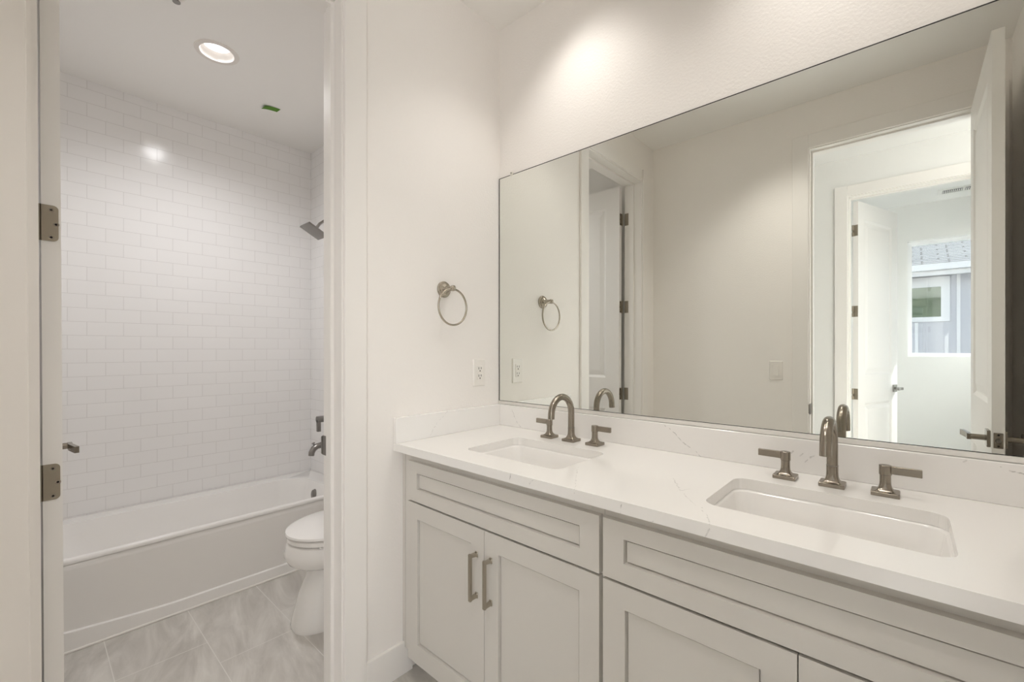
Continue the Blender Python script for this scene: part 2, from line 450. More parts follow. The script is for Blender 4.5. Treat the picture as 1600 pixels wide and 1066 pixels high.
# hall and far room
struct('wall_hall_far', boxes((-1.6, XA-J, YH-WT, YH, 0, CH), (XB+J, 2.40, YH-WT, YH, 0, CH), (3.30, 4.1, YH-WT, YH, 0, CH), (2.40, 3.30, YH-WT, YH, 0, .78), (2.40, 3.30, YH-WT, YH, 2.33, CH), (XA-J, XB+J, YH-WT, YH, HD+J, CH)), M['hallwall'],
       'white hall wall with the farther doorway seen in the mirror', 'wall')
struct('wall_hall_left', boxes((-1.6, -1.5, YH, YB-WT, 0, CH)), M['hallwall'], 'white end wall of the hall', 'wall')
struct('wall_hall_right', boxes((4.0, 4.1, YH, YB-WT, 0, CH)), M['hallwall'], 'white end wall of the hall beside the added window', 'wall')
struct('wall_room_left', boxes((.80, .93, -5.0, YH-WT, 0, CH)), M['hallwall'], 'white left wall of the far room', 'wall')
struct('wall_room_right', boxes((2.13, 2.26, -3.6, YH-WT, 0, CH), (2.13, 2.26, -5.0, -4.5, 0, CH), (2.13, 2.26, -4.5, -3.6, 0, .93), (2.13, 2.26, -4.5, -3.6, 2.28, CH)), M['hallwall'], 'white right wall of the far room', 'wall')
WX0, WX1, WZ0, WZ1 = 1.434, 2.052, 1.16, 2.376
struct('wall_room_window', boxes((.80, WX0, YF-.15, YF, 0, CH), (WX1, 2.13, YF-.15, YF, 0, CH), (WX0, WX1, YF-.15, YF, 0, WZ0), (WX0, WX1, YF-.15, YF, WZ1, CH)), M['hallwall'],
       'white far room wall around the window', 'wall')
bm = NB(); fw = .035
box(bm, WX0, WX0+fw, YF-.14, YF-.08, WZ0, WZ1); box(bm, WX1-fw, WX1, YF-.14, YF-.08, WZ0, WZ1)
box(bm, WX0+fw, WX1-fw, YF-.14, YF-.08, WZ0, WZ0+fw); box(bm, WX0+fw, WX1-fw, YF-.14, YF-.08, WZ1-fw, WZ1)
w1 = struct('window_1', bm, M['winframe'], 'white framed window of the far room looking at the next house', 'window')
obj('window_pane', boxes((WX0+fw, WX1-fw, YF-.112, YF-.108, WZ0+fw, WZ1-fw)), M['pane'], w1)

def added_window(name, ax, a0, a1, z0, z1, c0, c1, label):  # frame and pane of an unseen window, added to let in lamp light
    bm = NB(); f = .035
    B = (lambda u0, u1, v0, v1: (u0, u1, c0, c1, v0, v1)) if ax == 'x' else (lambda u0, u1, v0, v1: (c0, c1, u0, u1, v0, v1))
    for b in (B(a0, a0+f, z0, z1), B(a1-f, a1, z0, z1), B(a0+f, a1-f, z0, z0+f), B(a0+f, a1-f, z1-f, z1)): box(bm, *b)
    w = struct(name, bm, M['winframe'], label, 'window')
    cm = (c0+c1)/2; b = list(B(a0+f, a1-f, z0+f, z1-f))
    if ax == 'x': b[2], b[3] = cm-.002, cm+.002
    else: b[0], b[1] = cm-.002, cm+.002
    obj('window_pane', boxes(b), M['pane'], w)
added_window('added_window_2', 'x', 2.40, 3.30, .78, 2.33, YH-.10, YH-.05, 'white framed window added out of view in the hall for its daylight')
added_window('added_window_3', 'y', -4.5, -3.6, .93, 2.28, 2.18, 2.23, 'white framed side window added out of view in the far room for its daylight')

# door frames: casings and jambs
def casing_x(name, yy, sgn, x0, x1, head, label, lean=0.):
    """casing and jamb for an opening in a wall lying in the xz plane; yy = wall face, sgn = which way the face looks"""
    bm = NB(); cw, ct = .083, .014
    a, b = (yy, yy+sgn*ct) if sgn > 0 else (yy+sgn*ct, yy)
    rv = .006
    box(bm, x0-cw-rv, x0-rv, a, b, 0, head+rv+cw, .002, 1); box(bm, x1+rv, min(x1+rv+cw, XR-.003) if sgn > 0 and yy > -2 else x1+rv+cw, a, b, 0, head+rv+cw, .002, 1)
    box(bm, x0-rv, x1+rv, a, b, head+rv, head+rv+cw, .002, 1)
    return struct(name, bm, M['trim'], label, 'door trim')
def jamb_x(name, ya, yb, x0, x1, head, stop_y, label):
    bm = NB()
    box(bm, x0-J, x0, ya, yb, 0, head); box(bm, x1, x1+J, ya, yb, 0, head); box(bm, x0-J, x1+J, ya, yb, head, head+J)
    s0, s1 = stop_y
    box(bm, x0, x0+.011, s0, s1, 0, head-.011); box(bm, x1-.011, x1, s0, s1, 0, head-.011); box(bm, x0, x1, s0, s1, head-.011, head)
    return struct(name, bm, M['trim'], label, 'door trim')
casing_x('trim_1', YB, 1, XO, XC, HD, 'flat white casing around the entry doorway in the mirror')
jamb_x('trim_2', YB-WT, YB, XO, XC, HD, (YB-.075, YB-.04), 'white jamb of the entry doorway in the mirror')
casing_x('trim_3', YB-WT, -1, XO, XC, HD, 'white casing on the hall side of the entry doorway')
casing_x('trim_4', YH, 1, XA, XB, HD, 'white casing around the farther doorway in the mirror')
jamb_x('trim_5', YH-WT, YH, XA, XB, HD, (YH-.09, YH-.055), 'white jamb of the farther doorway in the mirror')

# toilet room doorway: left side leans slightly, as the frame in the photo does
LEAN = .0048
def lean(bm):
    for v in bm.verts: v.co.y += (1.2368-v.co.z)*LEAN
cw, ct, rv = .083, .014, .006
bm = NB(); box(bm, 0, ct, YR+rv, YR+rv+cw, 0, HD+rv+cw, .002, 1); box(bm, 0, ct, YL-rv, YR+rv, HD+rv, HD+rv+cw, .002, 1)
struct('trim_6', bm, M['trim'], 'flat white casing right of and above the toilet room doorway', 'door trim')
bm = NB(); box(bm, 0, ct, YL-.017-cw, YL-.017, 0, HD+rv+cw, .002, 1); lean(bm)
struct('trim_7', bm, M['trim'], 'white casing at the left edge beside the hinge jamb', 'door trim')
bm = NB(); box(bm, -WT, .002, YL-.011-J, YL-.011, 0, HD); box(bm, -.090, -.055, YL-.011, YL, 0, HD-.011); lean(bm)
struct('trim_8', bm, M['trim'], 'white hinge jamb of the toilet room doorway', 'door trim')
bm = NB(); box(bm, -WT, .002, YR, YR+J, 0, HD); box(bm, -WT, .002, YL-.011-J, YR+J, HD, HD+J)
box(bm, -.09, -.055, YR-.011, YR, 0, HD-.011); box(bm, -.09, -.055, YL, YR, HD-.011, HD)
tj = struct('trim_9', bm, M['trim'], 'white strike jamb and head of the toilet room doorway', 'door trim')
bm = NB(); box(bm, -WT-.006, -.10, YR-.0035, YR+.001, .855, .925, .001, 1); box(bm, -WT-.010, -WT-.003, YR-.006, YR+.004, .858, .922, .001, 1)
obj('strike_plate', bm, M['nickeldark'], tj)
bm = NB(); box(bm, -WT-ct, -WT, YR+rv, YR+rv+cw, 0, HD+rv+cw); box(bm, -WT-ct, -WT, YL-.040-cw, YL-.040, 0, HD+rv+cw); box(bm, -WT-ct, -WT, YL-.040, YR+rv, HD+rv, HD+rv+cw)
struct('trim_10', bm, M['trim'], 'white casing on the toilet room side of its doorway', 'door trim')

def base(name, b, label, ax):
    bm = NB(); box(bm, *b, .003, 2)
    struct(name, bm, M['trim'], label, 'baseboard')
base('baseboard_left', (0, .014, YR+rv+cw, -.50, 0, .121), 'white baseboard below the towel ring wall beside the vanity', 'y')
base('baseboard_entry', (.014, XO-rv-cw, YB, YB+.014, 0, .121), 'white baseboard on the entry wall', 'x')
base('baseboard_toilet_room', (-1.09, -WT-.0, -.014, 0, 0, .121), 'white baseboard behind the toilet', 'x')
base('baseboard_hall', (-1.5, XA-rv-cw, YH, YH+.014, 0, .121), 'white baseboard along the hall wall', 'x')

# ------------------------------------------------------------------ doors
DOOR_PROF = [(.006, .0), (.022, .009), (.030, .009), (.062, .003)]
def lever_set(parent, x, z, t, latch_dir, m='nickel', reach=.056):
    """square rose, neck and bent lever on both faces of a leaf of thickness t, local coordinates; lever points along -x*latch_dir"""
    for side in (0, 1):
        y0 = 0 if side == 0 else t; s = -1 if side == 0 else 1
        bm = NB(); box(bm, x-.032, x+.032, min(y0, y0+s*.010), max(y0, y0+s*.010), z-.032, z+.032, .001, 1)
        cyl(bm, (x, y0+s*.010, z), (x, y0+s*(reach-.004), z), .011)
        h = obj('door_handle', bm, M[m], parent, True)
        bm = NB(); d = -latch_dir
        pts = [(x-.010*d, y0+s*reach), (x+.035*d, y0+s*reach), (x+.112*d, y0+s*(reach+.012))]
        th = .006
        for (ax, ay), (bx_, by) in zip(pts, pts[1:]):
            n = Vector((-(by-ay), bx_-ax, 0)).normalized()*th
            ring = lambda X, Y: [Vector((X, Y, z-.011))-n, Vector((X, Y, z-.011))+n, Vector((X, Y, z+.011))+n, Vector((X, Y, z+.011))-n]
            loft(bm, [ring(ax, ay), ring(bx_, by)])
        obj('lever', bm, M[m], h)

def door_leaf(name, w, h, t, label):
    bm = NB()
    st = .105
    panel_slab(bm, w, h, t, [(st, w-st, .20, .785), (st, w-st, 1.005, h-.135)], DOOR_PROF)
    bmesh.ops.translate(bm, verts=bm.verts, vec=(0, 0, .010))
    d = obj(name, bm, M['door']); d['kind'] = 'structure'; tag(d, label, 'door')
    return d

def hinge_leaf_ring(y0, y1, z0, z1, r, x):
    """leaf outline in the yz plane with the two corners at y1 rounded"""
    p = [(y0, z0)]
    for k in range(7):
        a = -PI/2+PI/2*k/6; p.append((y1-r+r*math.cos(a), z0+r+r*math.sin(a)))
    for k in range(7):
        a = PI/2*k/6; p.append((y1-r+r*math.cos(a), z1-r+r*math.sin(a)))
    p.append((y0, z1))
    return [Vector((x, a, b)) for a, b in p]

HZ = [.25, .906, 1.55, 2.20]
# toilet room door: leaf runs from the hinge edge into the room (local x = along the leaf), opened 90 degrees
d1 = door_leaf('door_1', .70, 2.432, .0345, 'white two panel toilet room door opened inward, seen edge on at left')
# local x -> world -x ; local y -> world +y... rotate by 180 deg: x->-x, y->-y
d1.rotation_euler = (-LEAN, 0, PI)
d1.location = (-.147, -1.4425+1.2368*LEAN, 0)
lever_set(d1, .70-.06, .892, .0345, 1, reach=.042)
for z in HZ:
    bm = NB(); loft(bm, [[Vector((-.0018, .0345+.0015-(p.y-0), p.z)) for p in hinge_leaf_ring(0, .0318, z-.0445, z+.0445, .010, 0)],
                         [Vector((0.0004, .0345+.0015-(p.y-0), p.z)) for p in hinge_leaf_ring(0, .0318, z-.0445, z+.0445, .010, 0)]])
    cyl(bm, (-.001, .0425, z-.0445), (-.001, .0425, z+.0445), .0055, n=14); box(bm, -.0018, .0004, .034, .042, z-.0445, z+.0445)
    h = obj('hinge', bm, M['hinge'], d1, True)
    for (yy, zz) in ((.017, .033), (.0085, -.002), (.017, -.035)):
        bm = NB(); cyl(bm, (-.0024, yy, z+zz), (-.0012, yy, z+zz), .0056, n=16)
        obj('screw', bm, M['nickel'], h, True)
        bm = NB(); cyl(bm, (-.0030, yy, z+zz), (-.0020, yy, z+zz), .0027, n=8)
        obj('screw_slot', bm, M['screw'], h)
# hinge leaves let into the jamb
for z in HZ:
    bm = NB(); box(bm, -WT+.001, -WT+.031, YL-.0115, YL-.0092, z-.0445, z+.0445, .0005, 1)
    for v in bm.verts: v.co.y += (1.2368-v.co.z)*LEAN
    obj('hinge_leaf', bm, M['hinge'], bpy.data.objects['trim_8'])

# entry door, swung into the bathroom, standing square to the entry wall
d2 = door_leaf('door_2', .735, 2.432, .0345, 'white two panel entry door standing open at right of the mirror reflection')
d2.rotation_euler = (0, 0, PI/2); d2.location = (1.7055, YB+.008, 0)     # local x -> +y, local y -> -x
lever_set(d2, .735-.06, .892, .0345, 1)
bm = NB(); box(bm, .7345, .7362, .0345/2-.0125, .0345/2+.0125, .892-.029, .892+.029, .002, 2)
lp = obj('latch_plate', bm, M['nickel'], d2)
bm = NB(); cyl(bm, (.736, .0345/2, .892), (.7445, .0345/2, .892), .0085, .006); obj('latch_bolt', bm, M['nickeldark'], lp, True)
for zz in (-.021, .021):
    bm = NB(); cyl(bm, (.7355, .0345/2, .892+zz), (.7368, .0345/2, .892+zz), .0035, n=12); obj('screw', bm, M['screw'], lp)
for z in HZ:
    bm = NB(); box(bm, -.0018, .0004, .002, .033, z-.0445, z+.0445); cyl(bm, (-.002, -.005, z-.0445), (-.002, -.005, z+.0445), .0055, n=14)
    obj('hinge', bm, M['hinge'], d2, True)

# strike on the left jamb of the entry doorway
bm = NB(); box(bm, XO-.003, XO+.002, YB-.050, YB+.004, .840, .905, .001, 1); box(bm, XO-.010, XO+.001, YB+.0005, YB+.008, .845, .900, .001, 1)
obj('strike_plate', bm, M['nickeldark'], bpy.data.objects['trim_2'])

# far door, hinged at the left jamb, swung into the far room
d3 = door_leaf('door_3', .705, 2.432, .0345, 'white two panel door of the far room, catching sun along its edge')
ANG = math.radians(-71)
d3.rotation_euler = (0, 0, ANG); d3.location = (1.104, YH-WT-.010, 0)
lever_set(d3, .705-.06, .892, .0345, 1, m='chrome')
for z in (.25, .87, 1.545, 2.205):
    bm = NB(); box(bm, -.002, .0006, .002, .033, z-.0445, z+.0445); cyl(bm, (-.006, .000, z-.0445), (-.006, .000, z-.015), .0075, n=14)
    cyl(bm, (-.006, .000, z+.0), (-.006, .000, z+.0445), .0075, n=14)
    box(bm, -.018, -.004, -.001, .003, z-.0445, z+.0445)
    obj('hinge', bm, M['hinge'], d3, True)

# ------------------------------------------------------------------ recessed lights
def can_light(name, x, y, z, label, watts, col, angle=108, blend=1.0):
    t = thing(name, label, 'ceiling light', (x, y, z), 0, None)
    bm = NB()
    loft(bm, [circ((0, 0, .0), .095, 40), circ((0, 0, -.004), .093, 40), circ((0, 0, -.004), .073, 40), circ((0, 0, .0), .0705, 40), circ((0, 0, .036), .057, 40)], False, False)
    obj('trim_ring', bm, M['canring'], t, True)
    bm = NB(); loft(bm, [circ((0, 0, .035), .0575, 40), circ((0, 0, .048), .0575, 40)])
    obj('lens', bm, M['lens'], t, True)
    bm = NB(); loft(bm, [circ((0, 0, .049), .0715, 32), circ((0, 0, .10), .0715, 32)])
    obj('housing', bm, M['ventwhite'], t)
    l = bpy.data.lights.new(name+'_lamp', 'SPOT'); l.energy = watts; l.color = col; l.shadow_soft_size = .06
    l.spot_size = math.radians(angle); l.spot_blend = blend
    lo = bpy.data.objects.new(name+'_lamp', l); COL.objects.link(lo); lo.location = (x, y, z-.001)
    return t
WARM = (1.0, .962, .91)
can_light('ceiling_light', *TCAN, CT, 'recessed round ceiling light glowing above the bathtub edge', TCAN_W, (.985, .985, 1.0), 156, 1.0)
can_light('ceiling_light', *CANS[0], CE, 'recessed round ceiling light above the left sink', CAN_W, WARM)
can_light('ceiling_light', *CANS[1], CE, 'recessed round ceiling light above the right sink', CAN_W, WARM)

can_light('ceiling_light', *CANS[2], CE, 'recessed round ceiling light near the entry wall', CAN3_W, WARM)

# green masking tape and small fitting on the toilet room ceiling
bm = NB(); rings = []
for k in range(7):
    f = k/6; yy = -.045+.085*f; dz = .0006+.010*(1-f)**3
    rings.append([Vector((-.030+.010*f, yy, -dz)), Vector((.022+.006*f, yy+.004, -dz)), Vector((.022+.006*f, yy+.004, -dz-.0008)), Vector((-.030+.010*f, yy, -dz-.0008))])
loft(bm, rings)
tp = obj('masking_tape', bm, M['tape']); tp.location = (-1.455, -.500, CT); tag(tp, 'short strip of green masking tape on the toilet room ceiling', 'tape')
t = thing('ceiling_fitting', 'small metal fitting on the toilet room ceiling cut by the top edge', 'ceiling fitting', (-.830, -1.083, CT))
bm = NB(); loft(bm, [circ((0, 0, 0), .032, 28), circ((0, 0, -.004), .030, 28), circ((0, 0, -.006), .012, 28)]); obj('cover_plate', bm, M['plastic'], t, True)
bm = NB(); cyl(bm, (0, 0, -.005), (0, 0, -.024), .007); cyl(bm, (0, 0, -.024), (0, 0, -.027), .014); obj('head', bm, M['nickeldark'], t, True)

# ------------------------------------------------------------------ vanity
YFACE, YDOOR = -.538, -.557
def pull():
    bm = NB(); L = .151
    # flat bar with bent ends and flared feet, local: z up, -y out of the door
    for s in (-1, 1):
        zc = s*.064
        box(bm, -.006, .006, -.004, 0, zc-.009, zc+.009, .0012, 1)
        loft(bm, [[Vector((-.005, -.002, zc-.006)), Vector((.005, -.002, zc-.006)), Vector((.005, -.002, zc+.006)), Vector((-.005, -.002, zc+.006))],
                  [Vector((-.005, -.026, zc+s*.002-.004)), Vector((.005, -.026, zc+s*.002-.004)), Vector((.005, -.026, zc+s*.002+.004)), Vector((-.005, -.026, zc+s*.002+.004))]])
    box(bm, -.0055, .0055, -.033, -.025, -.0725, .0725, .002, 2)
    return bm
SHAKER = [(.0008, .0075), (.0016, .0145), (.0050, .0145), (.0056, .0075)]
def cabinet(x0, x1, gap_l, label, fill=None):
    t = thing('vanity_cabinet', label, 'cabinet', (x0, 0, .0))
    w = x1-x0
    bm = NB()
    box(bm, 0, .018, YFACE+.019, -.005, .104, .855); box(bm, w-.018, w, YFACE+.019, -.005, .104, .855)
    box(bm, .018, w-.018, YFACE+.019, -.005, .104, .122); box(bm, .018, w-.018, -.012, -.005, .122, .855)
    # face frame
    box(bm, 0, .038, YFACE, YFACE+.019, .104, .855, .0008, 1); box(bm, w-.038, w, YFACE, YFACE+.019, .104, .855, .0008, 1)
    box(bm, .038, w-.038, YFACE, YFACE+.019, .815, .855); box(bm, .038, w-.038, YFACE, YFACE+.019, .104, .145)
    # toe kick
    box(bm, .0, w, -.47, -.452, 0, .104)
    obj('cabinet_body', bm, M['cab'], t)
    dx0, dx1 = gap_l, gap_l+.8085
    bm = NB(); panel_slab(bm, dx1-dx0, .826-.6835, .019, [(.055, dx1-dx0-.057, .045, .826-.6835-.039)], SHAKER, both=False)
    bmesh.ops.translate(bm, verts=bm.verts, vec=(dx0, YDOOR, .6835)); obj('drawer_front', bm, M['cab'], t)
    mid = (dx0+dx1)/2
    for k, (a, b) in enumerate(((dx0, mid-.0012), (mid+.0012, dx1))):
        bm = NB(); dw = b-a; dh = .6768-.0973
        panel_slab(bm, dw, dh, .019, [(.0585, dw-.0585, .070, dh-.056)], SHAKER, both=False)
        bmesh.ops.translate(bm, verts=bm.verts, vec=(a, YDOOR, .0973))
        d = obj('door', bm, M['cab'], t)
        bm = pull(); bmesh.ops.translate(bm, verts=bm.verts, vec=((mid-.033) if k == 0 else (mid+.030), YDOOR, .531))
        obj('pull_handle', bm, M['nickellight'], d, True)
    if fill:
        a, b = fill
        bm = NB(); box(bm, a-x0, b-x0, YFACE+.001, YFACE+.02, .104, .855); obj('filler_strip', bm, M['cab'], t)
    return t
cabinet(.0215, .8765, .0415, 'greige shaker vanity cabinet at the left, its two bar pulls in full view', fill=(.001, .0185))
cabinet(.8772, 1.7322, .005, 'greige shaker vanity cabinet at the right, cut by the bottom edge', fill=(1.734, XR-.002))

SINKS = [(.272, .679, -.465, -.183), (1.084, 1.500, -.461, -.187)]
t = thing('countertop', 'white veined quartz countertop with two sink cutouts', 'countertop', (0, 0, .8552))
bm = NB()
plate_with_holes(bm, [(.0005, -.5787), (XR-.0005, -.5787), (XR-.0005, -.0005), (.0005, -.0005)],
                 [[(p.x, p.y) for p in rrect(*s, .035, 0)] for s in SINKS], 0, .0284)
obj('slab', bm, M['quartz'], t)
bm = NB(); box(bm, .0205, XR-.0205, -.0205, -.0005, .0285, .1241, .0012, 1); obj('backsplash', bm, M['quartz'], t)
bm = NB(); box(bm, .0005, .0203, -.5785, -.0005, .0285, .1241, .0012, 1); obj('side_splash', bm, M['quartz'], t)
bm = NB(); box(bm, XR-.0203, XR-.0005, -.5785, -.0005, .0285, .1241, .0012, 1); obj('side_splash', bm, M['quartz'], t)

def sink(s, label):
    x0, x1, y0, y1 = s; cx, cy = (x0+x1)/2, (y0+y1)/2
    t = thing('sink', label, 'sink', (cx, cy, .855), 0, None)
    hx, hy = (x1-x0)/2, (y1-y0)/2
    R = lambda d, r, z: rrect(-hx+d, hx-d, -hy+d, hy-d, r, z)
    bm = NB()
    loft(bm, [R(-.02, .045, -.0005), R(.003, .036, -.0005), R(.006, .036, -.006), R(.014, .040, -.05), R(.030, .045, -.105), R(.048, .045, -.128), R(.075, .04, -.138), R(.115, .018, -.141)], False, True)
    # outside of the bowl
    loft(bm, [R(-.02, .045, -.0005), R(-.02, .045, -.012), R(0, .045, -.015), R(.02, .05, -.12), R(.06, .04, -.152)], False, True)
    bmesh.ops.remove_doubles(bm, verts=bm.verts, dist=1e-5)
    obj('basin', bm, M['ceramic'], t, True, 60)
    bm = NB(); loft(bm, [circ((0, 0, -.1405), .022, 24), circ((0, 0, -.1385), .021, 24), circ((0, 0, -.1385), .012, 24), circ((0, 0, -.1365), .010, 24)]); obj('drain', bm, M['nickel'], t, True)
    return t
sink(SINKS[0], 'white rectangular undermount sink at the left of the counter')
sink(SINKS[1], 'white rectangular undermount sink at the right of the counter')

def superring(hw, n_exp, z, c=(0, 0), n=40):
    out = []
    for i in range(n):
        a = 2*PI*(i+.5)/n; ca, sa = math.cos(a), math.sin(a)
        out.append(Vector((c[0]+hw*math.copysign(abs(ca)**(2/n_exp), ca), c[1]+hw*math.copysign(abs(sa)**(2/n_exp), sa), z)))
    return out
def flare(bm, c, hb, r, h0, h1):
    """square foot that sweeps up into a round neck"""
    rings = [superring(hb, 14, 0, c), superring(hb, 14, h0-.001, c), superring(hb-.001, 14, h0, c)]
    for k in range(13):
        f = k/12
        hw = r+(hb-.006-r)*(1-f)**4.2; e = 2+9*(1-f)**6
        rings.append(superring(hw, e, h0+(h1-h0)*f**1.25, c))
    loft(bm, rings)
def faucet(x, y, label):
    t = thing('faucet', label, 'faucet', (x, y, .8838), 0, None)
    bm = NB(); flare(bm, (0, 0), .0275, .0128, .0095, .052)
    pts = [(0, 0, .045+.0105*k) for k in range(7)]; R = .0635; zc = .1105
    pts += [(0, -R+R*math.cos(a), zc+R*math.sin(a)) for a in [PI*k/22 for k in range(0, 23)]]
    pts += [(0, -2*R-.001, zc-.012)]
    tube(bm, pts, .0122, 24)
    sp = obj('spout', bm, M['nickel'], t, True, 35)
    bm = NB(); loft(bm, [circ((0, 0, .0518), .0131, 28), circ((0, 0, .0535), .0131, 28)]); obj('spout_collar', bm, M['nickeldark'], sp, True)
    for s in (-1, 1):
        bm = NB(); flare(bm, (s*.1045, 0), .0270, .0108, .0095, .048)
        h = obj('handle', bm, M['nickel'], t, True, 35)
        bm = NB(); cx = s*.1045
        loft(bm, [circ((cx, 0, .0488), .0122, 28), circ((cx, 0, .0705), .0122, 28), circ((cx, 0, .0715), .0112, 28)])
        box(bm, min(cx, cx+s*.066), max(cx, cx+s*.066), -.0045, .0045, .0520, .0705, .0008, 1)
        obj('lever', bm, M['nickel'], h, True, 35)
    return t
faucet(.4748, -.098, 'brushed nickel gooseneck faucet behind the left sink')
faucet(1.2905, -.104, 'brushed nickel gooseneck faucet behind the right sink')

# mirror
t = thing('mirror', 'large frameless wall mirror above the vanity', 'mirror', (0, 0, .9946))
MX0, MX1, MH = .0015, XR-.002, 2.041-.9946
bm = NB(); box(bm, .0055, MX1-.0015, -.0058, -.0040, .0015, MH-.0015); obj('glass', bm, M['mirror'], t)
bm = NB(); box(bm, MX0, MX1, -.0042, -.0005, 0, MH)
box(bm, MX0, MX0+.0048, -.0060, -.0040, 0, MH); box(bm, MX1-.0030, MX1, -.0060, -.0040, 0, MH); box(bm, MX0, MX1, -.0060, -.0040, MH-.0032, MH); box(bm, MX0, MX1, -.0060, -.0040, 0, .0016)
obj('edge', bm, M['black'], t)
bm = NB(); box(bm, MX0, MX1, -.0095, -.0005, -.0143, -.0006, .0006, 1); obj('bottom_channel', bm, M['alum'], t)
bm = NB(); box(bm, .074, .090, -.0085, -.0005, MH-.006, MH+.012, .002, 1); cl = obj('clip', bm, M['clear'], t)
bm = NB(); cyl(bm, (.082, -.0085, MH+.006), (.082, -.0098, MH+.006), .0030, n=12); obj('screw', bm, M['nickeldark'], cl, True)

# ------------------------------------------------------------------ things on the side wall
t = thing('towel_ring', 'brushed nickel towel ring on the wall left of the mirror', 'towel ring', (0, -.338, 1.485))
prof = [(0, .034), (.004, .034), (.006, .031), (.011, .030), (.013, .025), (.018, .023), (.024, .013), (.05, .0095), (.054, .0115), (.060, .0125), (.066, .0115), (.070, .006)]
bm = NB(); loft(bm, [circ((x, 0, 0), r, 32, 'X') for x, r in prof[:6]]); obj('rosette', bm, M['nickellight'], t, True)
bm = NB(); loft(bm, [circ((x, 0, 0), r, 24, 'X') for x, r in prof[5:]]); obj('post', bm, M['nickellight'], t, True)
bm = NB(); R = .0735
tube(bm, [(.060, R*math.sin(2*PI*k/64), -.003-R+R*math.cos(2*PI*k/64)) for k in range(64)], .0042, 14, closed=True); obj('ring', bm, M['nickellight'], t, True)

def wall_plate(bm, w, h):
    """plate in the local xz plane, facing -y"""
    loft(bm, [rrect(-w/2, w/2, -h/2, h/2, .004, 0), rrect(-w/2, w/2, -h/2, h/2, .004, .002), rrect(-w/2+.004, w/2-.004, -h/2+.004, h/2-.004, .003, .006)])
    bmesh.ops.rotate(bm, verts=bm.verts, cent=(0, 0, 0), matrix=Matrix.Rotation(PI/2, 3, 'X'))
t = thing('outlet', 'white duplex wall outlet between towel ring and mirror', 'outlet', (0, -.1355, 1.131), PI/2)
bm = NB(); wall_plate(bm, .075, .122); obj('plate', bm, M['plastic'], t, True, 30)
for s in (-1, 1):
    bm = NB(); box(bm, -.0165, .0165, -.0082, -.004, s*.0165-.0155, s*.0165+.0155, .002, 2); r_ = obj('receptacle', bm, M['plastic'], t, True, 30)
    bm = NB(); zc = s*.0165
    box(bm, -.0090, -.0060, -.0086, -.008, zc-.002, zc+.008); box(bm, .0055, .0085, -.0086, -.008, zc-.001, zc+.008); cyl(bm, (0, -.0086, zc-.0085), (0, -.008, zc-.0085), .0033, n=12)
    obj('slots', bm, M['slot'], r_)
t = thing('light_switch', 'white rocker light switch on the entry wall, seen in the mirror', 'light switch', (.815, YB, 1.1015), PI)
bm = NB(); wall_plate(bm, .075, .122); obj('plate', bm, M['plastic'], t, True, 30)
bm = NB(); loft(bm, [[Vector((-.0165, -.0055, -.033)), Vector((.0165, -.0055, -.033)), Vector((.0165, -.0055, .033)), Vector((-.0165, -.0055, .033))],
                     [Vector((-.0155, -.0105, -.032)), Vector((.0155, -.0105, -.032)), Vector((.0155, -.0075, .032)), Vector((-.0155, -.0075, .032))]]); obj('rocker', bm, M['plastic'], t)

# ------------------------------------------------------------------ bathtub
TX0, TX1, TY0, TY1 = XT+.001, -1.150, -1.588, YV-.001
def zr(x): return .327+(x-TX0)/(TX1-TX0)*(.362-.327)
def RT(x0, x1, y0, y1, r, dz): 
    return [Vector((p.x, p.y, zr(p.x)+dz)) for p in rrect(x0, x1, y0, y1, r, 0, 12)]
t = thing('bathtub', 'white alcove bathtub with a bowed front against the tiled wall', 'bathtub', (0, 0, 0))
bm = NB()
ix0, ix1, iy0, iy1 = TX0+.125, TX1-.024, TY0+.09, TY1-.135
rings = [RT(TX0, TX1, TY0, TY1, .004, -.021), RT(TX0, TX1-.001, TY0, TY1, .004, -.012), RT(TX0+.001, TX1-.005, TY0+.003, TY1-.003, .004, -.005), RT(TX0+.003, TX1-.012, TY0+.006, TY1-.006, .004, -.001),
         RT(ix0-.004, ix1+.004, iy0-.004, iy1+.004, .17, 0), RT(ix0, ix1, iy0, iy1, .17, -.008), RT(ix0+.012, ix1-.010, iy0+.02, iy1-.015, .16, -.06),
         RT(ix0+.045, ix1-.04, iy0+.12, iy1-.05, .14, -.20), RT(ix0+.08, ix1-.075, iy0+.19, iy1-.085, .12, -.255), RT(ix0+.13, ix1-.13, iy0+.27, iy1-.15, .08, -.265)]
loft(bm, rings, False, True); obj('basin', bm, M['acrylic'], t, True, 50)
bm = NB(); NY = 40; gr = []
for k in range(NY+1):
    f = k/NY; y = TY0+(TY1-TY0)*f; s = 1-(2*f-1)**2
    xs = -1.1035; zs = .052+.030*max(0., (-1.02-y)/.40)**1.3
    xm = -1.153
    row = [(-1.099, y, 0), (-1.100, y, .003), (xs+.0005, y, zs-.003), (xs-.001, y, zs), (xs-.013, y, zs+.002)]
    for q in range(1, 9):
        g = q/8; row.append((xs-.013+(xm-(xs-.013))*g, y, zs+.003+(.347-zs-.003)*g))
    gr.append([Vector(p) for p in row])
loft(bm, gr, False, False, closed=False); 
ap = obj('apron', bm, M['acrylic'], t, True, 30)
sol = ap.modifiers.new('thick', 'SOLIDIFY'); sol.thickness = .006; sol.offset = 1
bm = NB(); tube(bm, [(-1.094, TY0+(TY1-TY0)*k/20, .0035) for k in range(21)], .0058, 8)
obj('caulk_bead', bm, M['plastic'], t, True)
XFIX = -1.50
bm = NB(); loft(bm, [circ((XFIX, -.208, .268), .036, 28, 'Y'), circ((XFIX, -.224, .263), .036, 28, 'Y'), circ((XFIX, -.228, .262), .030, 28, 'Y')]); obj('overflow_plate', bm, M['nickeldark'], t, True)

